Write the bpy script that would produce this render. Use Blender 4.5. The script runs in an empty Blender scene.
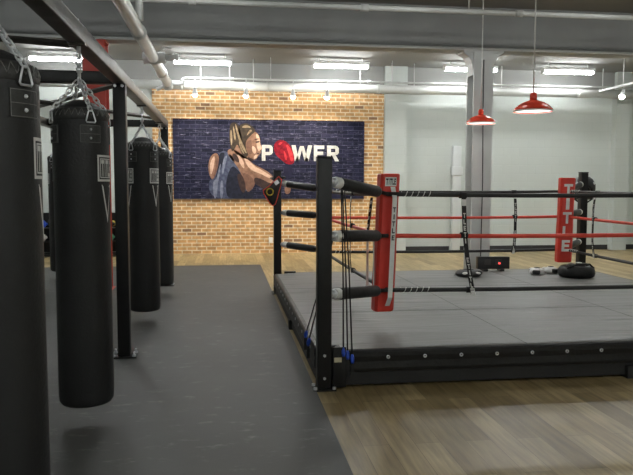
import bpy, math, random
from mathutils import Vector, Matrix
R = math.radians
random.seed(7)
SC = bpy.context.scene
COL = SC.collection

# ------------------------------------------------------------------ materials
def mat(name, col, rough=.6, metal=0., noise=None, bump=None, col2=None, spec=.5, emit=None):
    m = bpy.data.materials.new(name); m.use_nodes = True
    nt = m.node_tree; b = nt.nodes['Principled BSDF']
    b.inputs['Base Color'].default_value = (*col, 1)
    b.inputs['Roughness'].default_value = rough
    b.inputs['Metallic'].default_value = metal
    b.inputs['Specular IOR Level'].default_value = spec
    tc = nt.nodes.new('ShaderNodeTexCoord')
    if noise:
        n = nt.nodes.new('ShaderNodeTexNoise'); n.inputs['Scale'].default_value = noise
        n.inputs['Detail'].default_value = 5
        nt.links.new(tc.outputs['Object'], n.inputs['Vector'])
        r = nt.nodes.new('ShaderNodeValToRGB')
        r.color_ramp.elements[0].position = .32; r.color_ramp.elements[1].position = .7
        r.color_ramp.elements[0].color = (*(col2 or [c*.75 for c in col]), 1)
        r.color_ramp.elements[1].color = (*col, 1)
        nt.links.new(n.outputs['Fac'], r.inputs['Fac']); nt.links.new(r.outputs['Color'], b.inputs['Base Color'])
    if bump:
        n2 = nt.nodes.new('ShaderNodeTexNoise'); n2.inputs['Scale'].default_value = bump[0]
        n2.inputs['Detail'].default_value = 4
        nt.links.new(tc.outputs['Object'], n2.inputs['Vector'])
        bp = nt.nodes.new('ShaderNodeBump'); bp.inputs['Strength'].default_value = bump[1]
        bp.inputs['Distance'].default_value = .01
        nt.links.new(n2.outputs['Fac'], bp.inputs['Height']); nt.links.new(bp.outputs['Normal'], b.inputs['Normal'])
    if emit:
        b.inputs['Emission Color'].default_value = (*emit[0], 1)
        b.inputs['Emission Strength'].default_value = emit[1]
    return m

def N(nt, t, **kw):
    n = nt.nodes.new(t)
    for k, v in kw.items():
        n.inputs[k].default_value = v
    return n

def brick_mat(name, c1, c2, mortar, w, h, ms, rough, axis='XZ', offset=.5, rnd=None, bumpd=.006, spec=.4, smooth=.1, grain=None, amp=.28):
    """procedural courses of bricks, blocks or boards laid in world metres"""
    m = bpy.data.materials.new(name); m.use_nodes = True
    nt = m.node_tree; b = nt.nodes['Principled BSDF']; L = nt.links.new
    b.inputs['Roughness'].default_value = rough; b.inputs['Specular IOR Level'].default_value = spec
    tc = nt.nodes.new('ShaderNodeTexCoord'); sp = nt.nodes.new('ShaderNodeSeparateXYZ'); cb = nt.nodes.new('ShaderNodeCombineXYZ')
    L(tc.outputs['Object'], sp.inputs[0]); L(sp.outputs[axis[0]], cb.inputs['X']); L(sp.outputs[axis[1]], cb.inputs['Y'])
    br = N(nt, 'ShaderNodeTexBrick', Scale=1., Color1=(*c1, 1), Color2=(*c2, 1), Mortar=(*mortar, 1))
    br.inputs['Mortar Size'].default_value = ms; br.inputs['Mortar Smooth'].default_value = smooth
    br.inputs['Brick Width'].default_value = w; br.inputs['Row Height'].default_value = h
    br.offset = offset; L(cb.outputs[0], br.inputs['Vector'])
    out = br.outputs['Color']
    if rnd:                                             # some bricks fired much darker than the rest
        dk, thr = rnd
        b2 = N(nt, 'ShaderNodeTexBrick', Scale=1., Color1=(0, 0, 0, 1), Color2=(1, 1, 1, 1), Mortar=(.5, .5, .5, 1))
        b2.inputs['Mortar Size'].default_value = 0; b2.inputs['Brick Width'].default_value = w; b2.inputs['Row Height'].default_value = h
        b2.offset = offset; L(cb.outputs[0], b2.inputs['Vector'])
        gt = nt.nodes.new('ShaderNodeMath'); gt.operation = 'GREATER_THAN'; gt.inputs[1].default_value = thr
        L(b2.outputs['Color'], gt.inputs[0])
        im = nt.nodes.new('ShaderNodeMath'); im.operation = 'MULTIPLY'
        sb = nt.nodes.new('ShaderNodeMath'); sb.operation = 'SUBTRACT'; sb.inputs[0].default_value = 1
        L(br.outputs['Fac'], sb.inputs[1]); L(gt.outputs[0], im.inputs[0]); L(sb.outputs[0], im.inputs[1])
        mx = nt.nodes.new('ShaderNodeMixRGB'); mx.inputs['Color2'].default_value = (*dk, 1)
        L(im.outputs[0], mx.inputs['Fac']); L(out, mx.inputs['Color1']); out = mx.outputs['Color']
    nz = N(nt, 'ShaderNodeTexNoise', Scale=1., Detail=5.)
    mp = nt.nodes.new('ShaderNodeMapping'); mp.inputs['Scale'].default_value = grain or (9, 9, 9)
    L(tc.outputs['Object'], mp.inputs[0]); L(mp.outputs[0], nz.inputs['Vector'])
    rr = nt.nodes.new('ShaderNodeMapRange'); rr.inputs['To Min'].default_value = 1-amp; rr.inputs['To Max'].default_value = 1+amp
    rr.inputs['From Min'].default_value = .25; rr.inputs['From Max'].default_value = .75
    L(nz.outputs['Fac'], rr.inputs['Value'])
    mu = nt.nodes.new('ShaderNodeMixRGB'); mu.blend_type = 'MULTIPLY'; mu.inputs['Fac'].default_value = 1
    L(out, mu.inputs['Color1']); L(rr.outputs[0], mu.inputs['Color2']); L(mu.outputs['Color'], b.inputs['Base Color'])
    bp = N(nt, 'ShaderNodeBump', Strength=.5, Distance=bumpd); bp.invert = True
    L(br.outputs['Fac'], bp.inputs['Height']); L(bp.outputs['Normal'], b.inputs['Normal'])
    return m

M = {}
M['brick'] = brick_mat('tan brick', (.62, .36, .155), (.44, .24, .10), (.72, .60, .41), .213, .0805, .011, .85, rnd=((.27, .15, .085), .95))
M['wall'] = brick_mat('white painted block', (.53, .565, .54), (.52, .555, .53), (.50, .535, .51), .40, .20, .006, .6, bumpd=.003, grain=(1.5, 1.5, 1.5), amp=.02)
M['wood'] = brick_mat('worn oak boards', (.40, .305, .155), (.20, .145, .062), (.15, .105, .048), 1.25, .155, .0018, .38, axis='YX', offset=.37, bumpd=.001, grain=(30, 2.4, 4), spec=.3, amp=.36)
M['ceiling'] = mat('painted ceiling', (.30, .30, .29), .8, noise=.7, col2=(.25, .25, .24))
M['beam'] = mat('grey painted steel', (.31, .315, .315), .5, noise=2.5, col2=(.27, .275, .275))
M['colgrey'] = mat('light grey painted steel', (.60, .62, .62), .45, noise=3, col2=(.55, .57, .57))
M['colred'] = mat('red painted steel', (.52, .055, .035), .5, noise=3, col2=(.42, .045, .03))
M['pipe'] = mat('grey painted pipe', (.60, .61, .60), .45, noise=6, col2=(.52, .53, .52))
M['duct'] = mat('light painted duct', (.60, .61, .59), .4, noise=3, col2=(.52, .53, .51))
M['baseboard'] = mat('black rubber baseboard', (.025, .026, .028), .6, noise=8)
M['blacksteel'] = mat('black powder coated steel', (.009, .009, .0095), .42, noise=15, col2=(.006, .006, .0065), spec=.35)
M['railsteel'] = mat('raw dark steel', (.10, .095, .085), .4, metal=.5, noise=9, col2=(.045, .04, .036))
M['leather'] = mat('black leather', (.022, .022, .022), .52, noise=4, col2=(.016, .016, .017), bump=(60, .25), spec=.35)
M['leatherlip'] = mat('black leather strap', (.035, .035, .034), .5, noise=30, col2=(.022, .022, .021), bump=(80, .3))
M['chrome'] = mat('zinc plated steel', (.78, .79, .82), .3, metal=.45, noise=40, col2=(.62, .63, .66))
M['white'] = mat('white print', (.74, .74, .72), .5, noise=25, col2=(.66, .66, .64))
M['whitevinyl'] = mat('white vinyl', (.84, .83, .81), .45, noise=12, col2=(.76, .76, .74))
M['blackprint'] = mat('black print', (.012, .012, .013), .5, noise=20)
M['redvinyl'] = mat('red vinyl', (.70, .045, .028), .38, noise=5, col2=(.60, .034, .022), bump=(14, .3))
M['redrope'] = mat('red rope cover', (.80, .07, .04), .45, noise=20, col2=(.70, .055, .033))
M['blackrope'] = mat('black rope cover', (.018, .018, .019), .5, noise=20)
M['blackvinyl'] = mat('black vinyl', (.009, .009, .0095), .45, noise=6, col2=(.006, .006, .0065), bump=(9, .9), spec=.4)
M['board'] = mat('black painted board', (.010, .010, .011), .6, noise=5)
M['pad'] = mat('black foam cover', (.022, .022, .023), .5, noise=18, bump=(30, .3))
M['blue'] = mat('blue plastic', (.02, .08, .55), .4, noise=20)
M['webbing'] = mat('black webbing', (.013, .013, .014), .75, noise=60)
M['redlamp'] = mat('red enamel', (.80, .065, .03), .22, noise=3, col2=(.74, .055, .028))
M['enamel'] = mat('white enamel', (.85, .85, .83), .35, noise=3, col2=(.82, .82, .8))
M['fixture'] = mat('white fixture enamel', (.7, .7, .7), .4, noise=4)
M['yellow'] = mat('yellow print', (.55, .42, .03), .5, noise=20)
M['rubberpad'] = mat('dark plastic', (.022, .022, .024), .4, noise=12)
M['panel'] = mat('grey display panel', (.06, .055, .055), .3, noise=12)
M['ledred'] = mat('red led', (.6, .02, .02), .3, noise=5, emit=((1, .05, .04), 2.5))
M['mittwhite'] = mat('white leather', (.85, .85, .84), .4, noise=10, col2=(.78, .78, .77))
M['beige'] = mat('beige label', (.55, .48, .33), .6, noise=30)
M['green'] = mat('green vinyl', (.05, .35, .22), .45, noise=12)
M['tube'] = mat('fluorescent tube', (.9, .9, .9), .4, noise=2, emit=((.95, .98, .97), 54.))
M['tubeback'] = mat('bright fluorescent tube', (.9, .9, .9), .4, noise=2, emit=((.95, .98, .98), 30.))
M['tubedim'] = mat('dim fluorescent tube', (.9, .9, .9), .4, noise=2, emit=((.96, .98, .95), 15.))  # weaker emission than the other tubes
M['tubefront'] = mat('front fluorescent tube', (.9, .9, .9), .4, noise=2, emit=((.96, .98, .95), 52.))
M['spotbulb'] = mat('halogen bulb', (.9, .9, .9), .4, noise=2, emit=((1, .93, .80), 55.))
M['bulb'] = mat('warm bulb', (.9, .9, .9), .4, noise=2, emit=((1, .95, .88), 45.))
for k, c, c2 in (('white', (.58, .58, .57), (.40, .40, .41)), ('skin', (.25, .145, .105), (.15, .085, .062)), ('skinlight', (.56, .39, .31), (.40, .26, .20)), ('skinmid', (.17, .095, .072), (.11, .06, .05)), ('skindark', (.055, .034, .032), (.03, .02, .022)),
                 ('hair', (.055, .042, .032), (.028, .022, .02)), ('hairlight', (.30, .235, .16), (.15, .11, .075)), ('toplight', (.19, .21, .29), (.10, .115, .17)), ('top', (.085, .10, .16), (.035, .042, .08)), ('topdark', (.012, .014, .024), (.022, .025, .045)),
                 ('glove', (.26, .010, .022), (.10, .006, .014)), ('glovelight', (.52, .05, .06), (.36, .02, .03)), ('wrap', (.012, .012, .03), (.02, .02, .045))):
    M['p_'+k] = mat('mural print '+k, c, .75, noise=14, col2=c2, spec=.12)

# mural brick print, rubber flooring, ring canvas
M['muralbrick'] = brick_mat('printed dark brick', (.013, .014, .034), (.022, .022, .048), (.06, .06, .105), .24, .085, .006, .75, rnd=((.010, .011, .026), .6), bumpd=.0001, smooth=.9, spec=.12)
def fleck(m, scale, lo, hi, col):
    """scattered small scuffs in a second colour"""
    nt = m.node_tree; b = nt.nodes['Principled BSDF']; L = nt.links.new
    tc = nt.nodes.new('ShaderNodeTexCoord'); mp = nt.nodes.new('ShaderNodeMapping'); mp.inputs['Scale'].default_value = scale
    n = N(nt, 'ShaderNodeTexNoise', Scale=1., Detail=8., Roughness=.75)
    r = nt.nodes.new('ShaderNodeValToRGB'); r.color_ramp.elements[0].position = lo; r.color_ramp.elements[1].position = hi
    L(tc.outputs['Object'], mp.inputs[0]); L(mp.outputs[0], n.inputs['Vector']); L(n.outputs['Fac'], r.inputs['Fac'])
    mx = nt.nodes.new('ShaderNodeMixRGB'); mx.inputs['Color2'].default_value = (*col, 1)
    src = b.inputs['Base Color'].links[0].from_socket
    L(r.outputs['Color'], mx.inputs['Fac']); L(src, mx.inputs['Color1']); L(mx.outputs['Color'], b.inputs['Base Color'])
fleck(M['muralbrick'], (5, 5, 24), .56, .74, (.26, .26, .38))
M['rubber'] = mat('black rubber flooring', (.070, .071, .067), .55, noise=1.5, col2=(.056, .057, .054), bump=(140, .25), spec=.4)
fleck(M['rubber'], (5, 11, 1), .565, .74, (.19, .19, .18))
M['canvas'] = mat('grey ring canvas', (.18, .18, .175), .5, noise=1.1, col2=(.155, .155, .15))
nt = M['canvas'].node_tree; b = nt.nodes['Principled BSDF']
tc = nt.nodes.new('ShaderNodeTexCoord'); mp = nt.nodes.new('ShaderNodeMapping'); mp.inputs['Scale'].default_value = (.6, 2.6, 1); mp.inputs['Rotation'].default_value = (0, 0, .12)
nn = N(nt, 'ShaderNodeTexNoise', Scale=1.6, Detail=3., Distortion=.8); bp = N(nt, 'ShaderNodeBump', Strength=.45, Distance=.05)
nt.links.new(tc.outputs['Object'], mp.inputs[0]); nt.links.new(mp.outputs[0], nn.inputs['Vector'])
nt.links.new(nn.outputs['Fac'], bp.inputs['Height']); nt.links.new(bp.outputs['Normal'], b.inputs['Normal'])

# ------------------------------------------------------------------ mesh helper
class MB:
    def __init__(s, off=(0, 0, 0)):
        s.v = []; s.f = []; s.o = Vector(off); s.sm = []
    def add(s, vs, fs, smooth=False):
        k = len(s.v); s.v += [Vector(p)-s.o for p in vs]
        for f in fs: s.f.append([i+k for i in f]); s.sm.append(smooth)
        return s
    def box(s, a, b, rot=None, bev=0):
        a = Vector(a); b = Vector(b); lo = Vector([min(x, y) for x, y in zip(a, b)]); hi = Vector([max(x, y) for x, y in zip(a, b)])
        if not bev:
            vs = [Vector((x, y, z)) for x in (lo.x, hi.x) for y in (lo.y, hi.y) for z in (lo.z, hi.z)]
            fs = [(0, 1, 3, 2), (4, 6, 7, 5), (0, 4, 5, 1), (2, 3, 7, 6), (0, 2, 6, 4), (1, 5, 7, 3)]
        else:                                           # chamfered box
            import bmesh
            bm = bmesh.new(); bmesh.ops.create_cube(bm, size=1)
            for v in bm.verts: v.co = Vector([(lo[i]+hi[i])/2+v.co[i]*(hi[i]-lo[i]) for i in range(3)])
            bmesh.ops.bevel(bm, geom=bm.edges[:], offset=bev, segments=2, profile=.6, affect='EDGES')
            bm.verts.index_update(); vs = [v.co.copy() for v in bm.verts]; fs = [[v.index for v in f.verts] for f in bm.faces]; bm.free()
        if rot:
            c = (lo+hi)/2; vs = [c+rot @ (p-c) for p in vs]
        return s.add(vs, fs, bool(bev))
    def quad(s, *p): return s.add(p, [tuple(range(len(p)))])
    def tube(s, path, r, n=10, closed=False, caps=True, smooth=True):
        P = [Vector(p) for p in path]; m = len(P); rs = r if isinstance(r, (list, tuple)) else [r]*m
        vs = []; up = None
        for i, p in enumerate(P):
            if closed: t = P[(i+1) % m]-P[i-1]
            else: t = P[min(i+1, m-1)]-P[max(i-1, 0)]
            t.normalize()
            if up is None:
                up = Vector((0, 0, 1)) if abs(t.z) < .9 else Vector((1, 0, 0))
            up = (up-t*up.dot(t)).normalized(); w = t.cross(up)
            for k in range(n):
                a = 2*math.pi*k/n; vs.append(p+(up*math.cos(a)+w*math.sin(a))*rs[i])
        fs = []
        for i in range(m if closed else m-1):
            j = (i+1) % m
            for k in range(n): fs.append((i*n+k, i*n+(k+1) % n, j*n+(k+1) % n, j*n+k))
        if caps and not closed: fs += [tuple(range(n))[::-1], tuple((m-1)*n+k for k in range(n))]
        return s.add(vs, fs, smooth)
    def lathe(s, prof, c=(0, 0, 0), n=24, rot=None, smooth=True, closed=False):
        c = Vector(c); vs = []
        for (r, z) in prof:
            for k in range(n):
                a = 2*math.pi*k/n; p = Vector((r*math.cos(a), r*math.sin(a), z)); vs.append(c+(rot @ p if rot else p))
        fs = []; m = len(prof)
        for i in range(m-1):
            for k in range(n): fs.append((i*n+k, i*n+(k+1) % n, (i+1)*n+(k+1) % n, (i+1)*n+k))
        if not closed:
            if prof[0][0] > 1e-6: fs.append(tuple(range(n))[::-1])
            if prof[-1][0] > 1e-6: fs.append(tuple((m-1)*n+k for k in range(n)))
        return s.add(vs, fs, smooth)
    def ball(s, c, r, n=14, sc=(1, 1, 1), rot=None):
        vs = []; h = n//2; c = Vector(c)
        for i in range(h+1):
            th = math.pi*i/h
            for k in range(n):
                a = 2*math.pi*k/n; p = Vector((r*sc[0]*math.sin(th)*math.cos(a), r*sc[1]*math.sin(th)*math.sin(a), -r*sc[2]*math.cos(th)))
                vs.append(c+(rot @ p if rot else p))
        fs = [(i*n+k, i*n+(k+1) % n, (i+1)*n+(k+1) % n, (i+1)*n+k) for i in range(h) for k in range(n)]
        return s.add(vs, fs, True)
    def prism(s, poly, axis, d0, d1):
        """outline in two coordinates pushed along the third"""
        def mk(p, d): return {'x': (d, p[0], p[1]), 'y': (p[0], d, p[1]), 'z': (p[0], p[1], d)}[axis]
        n = len(poly); vs = [mk(p, d0) for p in poly]+[mk(p, d1) for p in poly]
        fs = [tuple(range(n))[::-1], tuple(range(n, 2*n))]+[(i, (i+1) % n, n+(i+1) % n, n+i) for i in range(n)]
        return s.add(vs, fs)
    def build(s, name, m, parent=None):
        me = bpy.data.meshes.new(name); me.from_pydata([tuple(p) for p in s.v], [], s.f)
        me.polygons.foreach_set('use_smooth', s.sm)
        import bmesh
        bm = bmesh.new(); bm.from_mesh(me); bmesh.ops.remove_doubles(bm, verts=bm.verts, dist=1e-6)
        bmesh.ops.recalc_face_normals(bm, faces=bm.faces); bm.to_mesh(me); bm.free()
        me.materials.append(M[m] if isinstance(m, str) else m)
        o = bpy.data.objects.new(name, me); COL.objects.link(o)
        if parent: o.parent = parent
        return o

def thing(name, label, cat, loc=(0, 0, 0), rz=0, group=None):
    o = bpy.data.objects.new(name, None); COL.objects.link(o); o.empty_display_size = .1
    o.location = loc; o.rotation_euler = (0, 0, rz); return tag(o, label, cat, group)
def tag(o, label, cat, group=None):
    o['label'] = label; o['category'] = cat
    if group: o['group'] = group
    return o
def struct(o): o['kind'] = 'structure'; return o
def copy_tree(o, parent=None):
    c = o.copy(); COL.objects.link(c); c.parent = parent
    for ch in [x for x in KIDS(o)]: copy_tree(ch, c)
    return c
def KIDS(o): return [x for x in list(COL.objects) if x.parent == o]
def dup(o, loc, rz, label, group=None):
    c = copy_tree(o); c.location = loc; c.rotation_euler = (0, 0, rz); c['label'] = label
    if group: c['group'] = group
    return c
def lerp(a, b, t): return tuple(x+(y-x)*t for x, y in zip(a, b))

# block capitals, each a set of convex polygons in a unit box
def letter(ch):
    q = lambda a, b, c, d: [(a, b), (c, b), (c, d), (a, d)]
    return {'T': [q(0, .78, 1, 1), q(.36, 0, .64, .78)],
            'I': [q(.3, 0, .7, 1)],
            'L': [q(.05, 0, .36, 1), q(.36, 0, .98, .23)],
            'E': [q(.03, 0, .34, 1), q(.34, .78, .97, 1), q(.34, .39, .88, .61), q(.34, 0, .97, .22)],
            'P': [q(.03, 0, .34, 1), q(.34, .80, .75, 1), q(.34, .36, .75, .56), [(.7, .36), (.86, .4), (.98, .52), (.98, .84), (.86, .96), (.7, 1), (.7, .8), (.7, .56)][:6]],
            'R': [q(.03, 0, .34, 1), q(.34, .80, .75, 1), q(.34, .38, .75, .58), [(.7, .38), (.86, .42), (.98, .54), (.98, .84), (.86, .96), (.7, 1)], [(.42, .4), (.72, .4), (1., 0), (.68, 0)]],
            'W': [[(0, 1), (.2, 1), (.36, 0), (.17, 0)], [(.36, 0), (.19, 0), (.41, .95), (.55, .95)], [(.45, .95), (.59, .95), (.81, 0), (.64, 0)], [(.83, 0), (.64, 0), (.8, 1), (1, 1)]],
            }[ch]

# ------------------------------------------------------------------ camera
f, yaw, pit, rol = 677.5237, .1331, .0758, .0022
F = Vector((math.sin(yaw)*math.cos(pit), math.cos(yaw)*math.cos(pit), -math.sin(pit))); Rv = Vector((math.cos(yaw), -math.sin(yaw), 0)); U = Rv.cross(F)
R2 = Rv*math.cos(rol)+U*math.sin(rol); U2 = -Rv*math.sin(rol)+U*math.cos(rol)
cam = bpy.data.cameras.new('camera'); cam.sensor_width = 36; cam.lens = f*36/633; cam.clip_start = .05
co = bpy.data.objects.new('camera', cam); COL.objects.link(co)
co.matrix_world = Matrix.Translation((0, 0, 1.5)) @ Matrix((R2, U2, -F)).transposed().to_4x4()
SC.camera = co

# ------------------------------------------------------------------ room shell
XL, XR, YF, YB, ZC = -6.0, 10.4, -3.5, 15.15, 4.17
struct(MB().box((XL-.1, YF-.1, -.1), (XR+.1, YB+.2, 0)).build('floor', 'wood'))
struct(MB().box((XL-.1, YF-.1, ZC), (XR+.1, YB+.2, ZC+.1)).build('ceiling', 'ceiling'))
struct(MB().box((XL-.1, YB, 0), (XR+.1, YB+.15, ZC)).build('wall_back', 'wall'))
struct(MB().box((XL-.1, YF, 0), (XL, YB, ZC)).build('wall_left', 'wall'))
struct(MB().box((XR, YF, 0), (XR+.1, YB, ZC)).build('wall_right', 'wall'))
struct(MB().box((XL, YF-.1, 0), (XR, YF, ZC)).build('wall_front', 'wall'))
struct(MB().box((XL, YB-.07, 3.64), (3.545, YB, ZC)).build('trim_5', 'ceiling')); struct(MB().box((4.06, YB-.07, 3.64), (9.08, YB, ZC)).build('trim_6', 'ceiling'))
struct(MB().box((-1.56, YB-.05, 0), (3.545, YB, 3.64)).build('wall_brick', 'brick'))
# shallow pilasters of the back wall and black baseboards between them
struct(MB().box((3.55, YB-.16, 0), (4.06, YB, ZC)).build('trim_1', 'wall'))
struct(MB().box((9.08, YB-.2, 0), (9.43, YB, ZC)).build('trim_2', 'wall'))
struct(MB().box((4.07, YB-.02, 0), (5.13, YB, .115)).build('baseboard_back', 'baseboard'))
struct(MB().box((5.39, YB-.02, 0), (9.07, YB, .115)).build('baseboard_back', 'baseboard'))
struct(MB().box((9.44, YB-.02, 0), (XR, YB, .115)).build('baseboard_back', 'baseboard'))
# rubber flooring of the bag aisle
tag(MB().box((XL+.01, YF+.01, 0), (.645, 12.84, .008)).build('rubber_flooring', 'rubber'), 'black rubber flooring of the aisle under the punching bags', 'flooring')

# added strip along the beam's foot, pale to paint in the edge's highlight
struct(MB().box((XL, 9.925, 3.535), (XR, 9.95, 3.575), bev=.008).build('trim_highlight', 'colgrey'))
# steel beam across the room on two columns
YBM, ZBM = 9.95, 3.54
bm_ = MB()
bm_.box((XL, YBM, ZBM), (XR, YBM+.30, ZBM+.025)); bm_.box((XL, YBM+.13, ZBM+.025), (XR, YBM+.17, ZC-.025)); bm_.box((XL, YBM, ZC-.025), (XR, YBM+.30, ZC))
struct(bm_.build('trim_3', 'beam'))
def column(name, x0, x1, m, label):
    t = thing(name, label, 'column', ((x0+x1)/2, YBM+.15, 0)); o = t.location.copy(); h = (x1-x0)/2
    b = MB()
    b.box((-h, -.15, .015), (h, -.125, ZBM-.03)); b.box((-h, .125, .015), (h, .15, ZBM-.03)); b.box((-.02, -.125, .015), (.02, .125, ZBM-.03))
    b.build('shaft', m, t)
    MB().box((-h-.04, -.17, 0), (h+.04, .17, .015)).build('base_plate', m, t)
    b = MB()
    for s in ((-1, 1) if m == 'colgrey' else ()):        # flared haunches under the beam
        pts = [(s*h, ZBM-.36), (s*(h+.02), ZBM-.2), (s*(h+.07), ZBM-.09), (s*(h+.16), ZBM-.03), (s*h, ZBM-.03)]
        b.prism(pts, 'y', -.12, .12)
    fl = .16 if m == 'colgrey' else .01; b.box((-h-fl, -.15, ZBM-.03), (h+fl, .15, ZBM))
    b.build('capital', m, t)
    return t
column('steel_column', 3.718, 4.025, 'colgrey', 'grey steel column standing behind the boxing ring under the beam')
column('steel_column', -1.965, -1.66, 'colred', 'red steel column standing behind the second punching bag')
c = MB(); c.tube([(3.865, YBM-.012, 3.4), (3.87, YBM-.012, 2.5), (3.885, YBM-.012, 1.6), (3.875, YBM-.012, .05)], .007, 6)
tag(c.build('power_cable', 'blackrope'), 'thin dark cable running down the grey steel column', 'cable')
# pale downpipe casing on the back wall
t = thing('pipe_casing', 'pale grey boxed pipe casing on the back wall left of the grey column', 'casing', (5.26, YB-.022, 0))
MB().box((-.10, -.10, 0), (.10, 0, 2.42), bev=.012).build('casing', 'colgrey', t)
MB().box((-.13, -.12, 1.75), (.13, -.0, 1.95), bev=.01).build('junction_box', 'colgrey', t)

# ------------------------------------------------------------------ pipes and ducts
t = thing('air_duct', 'thick pale duct running along the top of the back wall', 'duct', (3.5, 14.6, 3.6))
d = MB(); d.tube([(XL-3.5, 0, 0), (XR-3.5, 0, 0)], .095, 16); d.build('duct', 'duct', t)
for x in (-4.4, -2.6, -.2, 2.0, 4.4, 6.2):
    MB().tube([(x-.03, 0, 0), (x+.03, 0, 0)], .103, 16).build('duct_collar', 'duct', t)
for x in (-4.0, -3.4, -2.9, -.6, .1, .6, 2.6, 5.0):
    MB().tube([(x, 0, .09), (x, 0, ZC-3.6)], .012, 6).build('hanger_rod', 'fixture', t)
t = thing('conduit', 'thin grey conduit with elbow above the wall duct', 'conduit', (-.85, 14.35, 3.71))
MB().tube([(-.03, -.07, -.06), (-.02, -.04, -.04), (0, 0, -.02), (.05, 0, 0), (10.3, 0, 0)], .022, 8).build('conduit_run', 'pipe', t)
for x in (1.0, 3.9, 6.6): MB().tube([(x-.04, 0, 0), (x+.04, 0, 0)], .034, 8).build('coupling', 'pipe', t)
for x in (1.8, 4.4, 7.6): MB().tube([(x, 0, .02), (x, 0, ZC-3.71)], .009, 6).build('hanger_rod', 'fixture', t)

t = thing('sprinkler_main', 'thick grey overhead pipe running towards the brick wall on the left', 'pipe', (-1.055, 13.0, 3.40))
MB().tube([(0, .1, 0), (0, -13.5, 0)], .08, 16).build('pipe_run', 'pipe', t)
for y in (.02, -1.15, -2.45, -4.2, -7.5):
    MB().tube([(0, y-.07, 0), (0, y+.07, 0)], .096, 16).build('coupling', 'pipe', t)
e = MB(); e.tube([(0, .0, 0), (0, .13, -.03), (0, .16, -.09)], [.098, .10, .08], 12); e.tube([(0, .08, 0), (.19, .08, -.01), (.27, .08, .0), (.29, .08, .06)], .034, 8); e.build('end_elbow', 'pipe', t)
MB().tube([(0, .10, -.02), (-.21, .10, -.11)], .035, 8).build('branch_stub', 'pipe', t)
v = MB(); v.tube([(-.15, -2.45, .0), (.17, -2.45, .02)], .085, 12); v.tube([(.17, -2.45, .02), (.34, -2.45, .03)], .038, 10); v.tube([(.32, -2.45, .03), (.37, -2.45, .03)], .06, 10)
v.tube([(.06, -2.45, .06), (.14, -2.45, .17), (.26, -2.45, .15)], .011, 6); v.build('branch_valve', 'pipe', t)
MB().tube([(.06, -4.6, .05), (.06, -4.6, ZC-3.40)], .045, 10).build('riser', 'pipe', t)

t = thing('ceiling_pipe', 'grey pipe running across the room under the ceiling before the beam', 'pipe', (3.0, 8.8, 3.80))
MB().tube([(XL-3, 0, 0), (XR-3, 0, 0)], .034, 10).build('pipe_run', 'pipe', t)
for x in (-3.4, -1.2, .9, 3.2): MB().tube([(x-.05, 0, 0), (x+.05, 0, 0)], .046, 10).build('coupling', 'pipe', t)
for x in (-4.2, .2, 4.2): MB().tube([(x, 0, .03), (x, 0, ZC-3.8)], .01, 6).build('hanger_rod', 'pipe', t)

# ------------------------------------------------------------------ fluorescent lights
def fluoro(x, y, z, label, group, m='tube', first={}):
    if m not in first:
        t = thing('fluorescent_light', label, 'ceiling light', (0, 0, 0), 0, group)
        MB().box((-.6, -.068, .024), (.6, .068, .085), bev=.008).build('housing', 'fixture', t)
        for dy in (-.034, .034): MB().tube([(-.56, dy, -.008), (.56, dy, -.008)], .030, 12).build('tube', m, t)
        for sx in (-.5825, .5825): MB().box((sx-.0175, -.066, -.04), (sx+.0175, .066, .024)).build('end_cap', 'fixture', t)
        for sx in (-.45, .45): MB().tube([(sx, 0, .085), (sx, 0, ZC-4.0)], .008, 6).build('hanger', 'fixture', t)
        first[m] = t
    else:
        t = dup(first[m], (0, 0, 0), 0, label, group)
    t.location = (x, y, z); return t
BT = [(-3.23, 'leftmost'), (-.44, 'second from left'), (2.41, 'middle'), (5.23, 'second from right'), (7.45, 'rightmost')]
for (x, w) in BT:
    fluoro(x, 14.2, 4.0, f'lit fluorescent light before the back wall, {w} of the row of five', 'fluorescent lights by the back wall', 'tubeback')
for y, m_ in ((11.6, 'tube'), (7.6, 'tubedim'), (-2.2, 'tubefront')):
    for x in (-3.1, -.4, 2.3, 5.0, 7.7):
        fluoro(x, y, 4.07 if y > 11 else 4.0, 'lit fluorescent light behind the beam, hidden from view by it' if y > 11 else 'lit fluorescent light on the ceiling this side of the beam, above the picture', 'fluorescent lights behind the beam' if y > 11 else 'fluorescent lights this side of the beam', m_)

# ------------------------------------------------------------------ spotlights
def spot(x, z, y, label, group=None, aim=(0, .45, -.9), zt=3.70, power=48):
    t = thing('spotlight', label, 'spotlight', (x, y, z), 0, group)
    d = Vector(aim).normalized(); q = Vector((0, 0, 1)).rotation_difference(d).to_matrix()
    MB().lathe([(.022, -.13), (.036, -.12), (.042, -.04), (.058, .0), (.060, .02), (.052, .015), (.045, -.02)], rot=q, n=16, closed=True).build('can', 'fixture', t)
    MB().ball(tuple(d*.04), .052, 12).build('bulb', 'spotbulb', t)
    MB().tube([tuple(-d*.1), (0, -.1*d.y, .12), (0, -.07, zt-z)], .012, 6).build('stem', 'fixture', t)
    l = bpy.data.lights.new('spot_lamp', 'SPOT'); l.energy = power; l.color = (1, .86, .62); l.spot_size = R(105); l.spot_blend = .8; l.shadow_soft_size = .05
    lo = bpy.data.objects.new('lamp', l); COL.objects.link(lo); lo.parent = t; lo.location = d*.12
    lo.rotation_euler = Vector((0, 0, -1)).rotation_difference(d).to_euler()
    return t
for x, w in ((-.605, 'leftmost'), (.43, 'second from left'), (1.402, 'third from left'), (2.116, 'rightmost')):
    spot(x, 3.39, 14.2, f'lit spotlight over the mural, {w} of the four', 'spotlights over the mural')
t = thing('track_rail', 'white lighting track hung near the right end of the back wall', 'track', (8.2, 14.2, 3.60))
MB().box((-.018, -3.2, -.02), (.018, 0, .02)).build('track', 'fixture', t)
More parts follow.
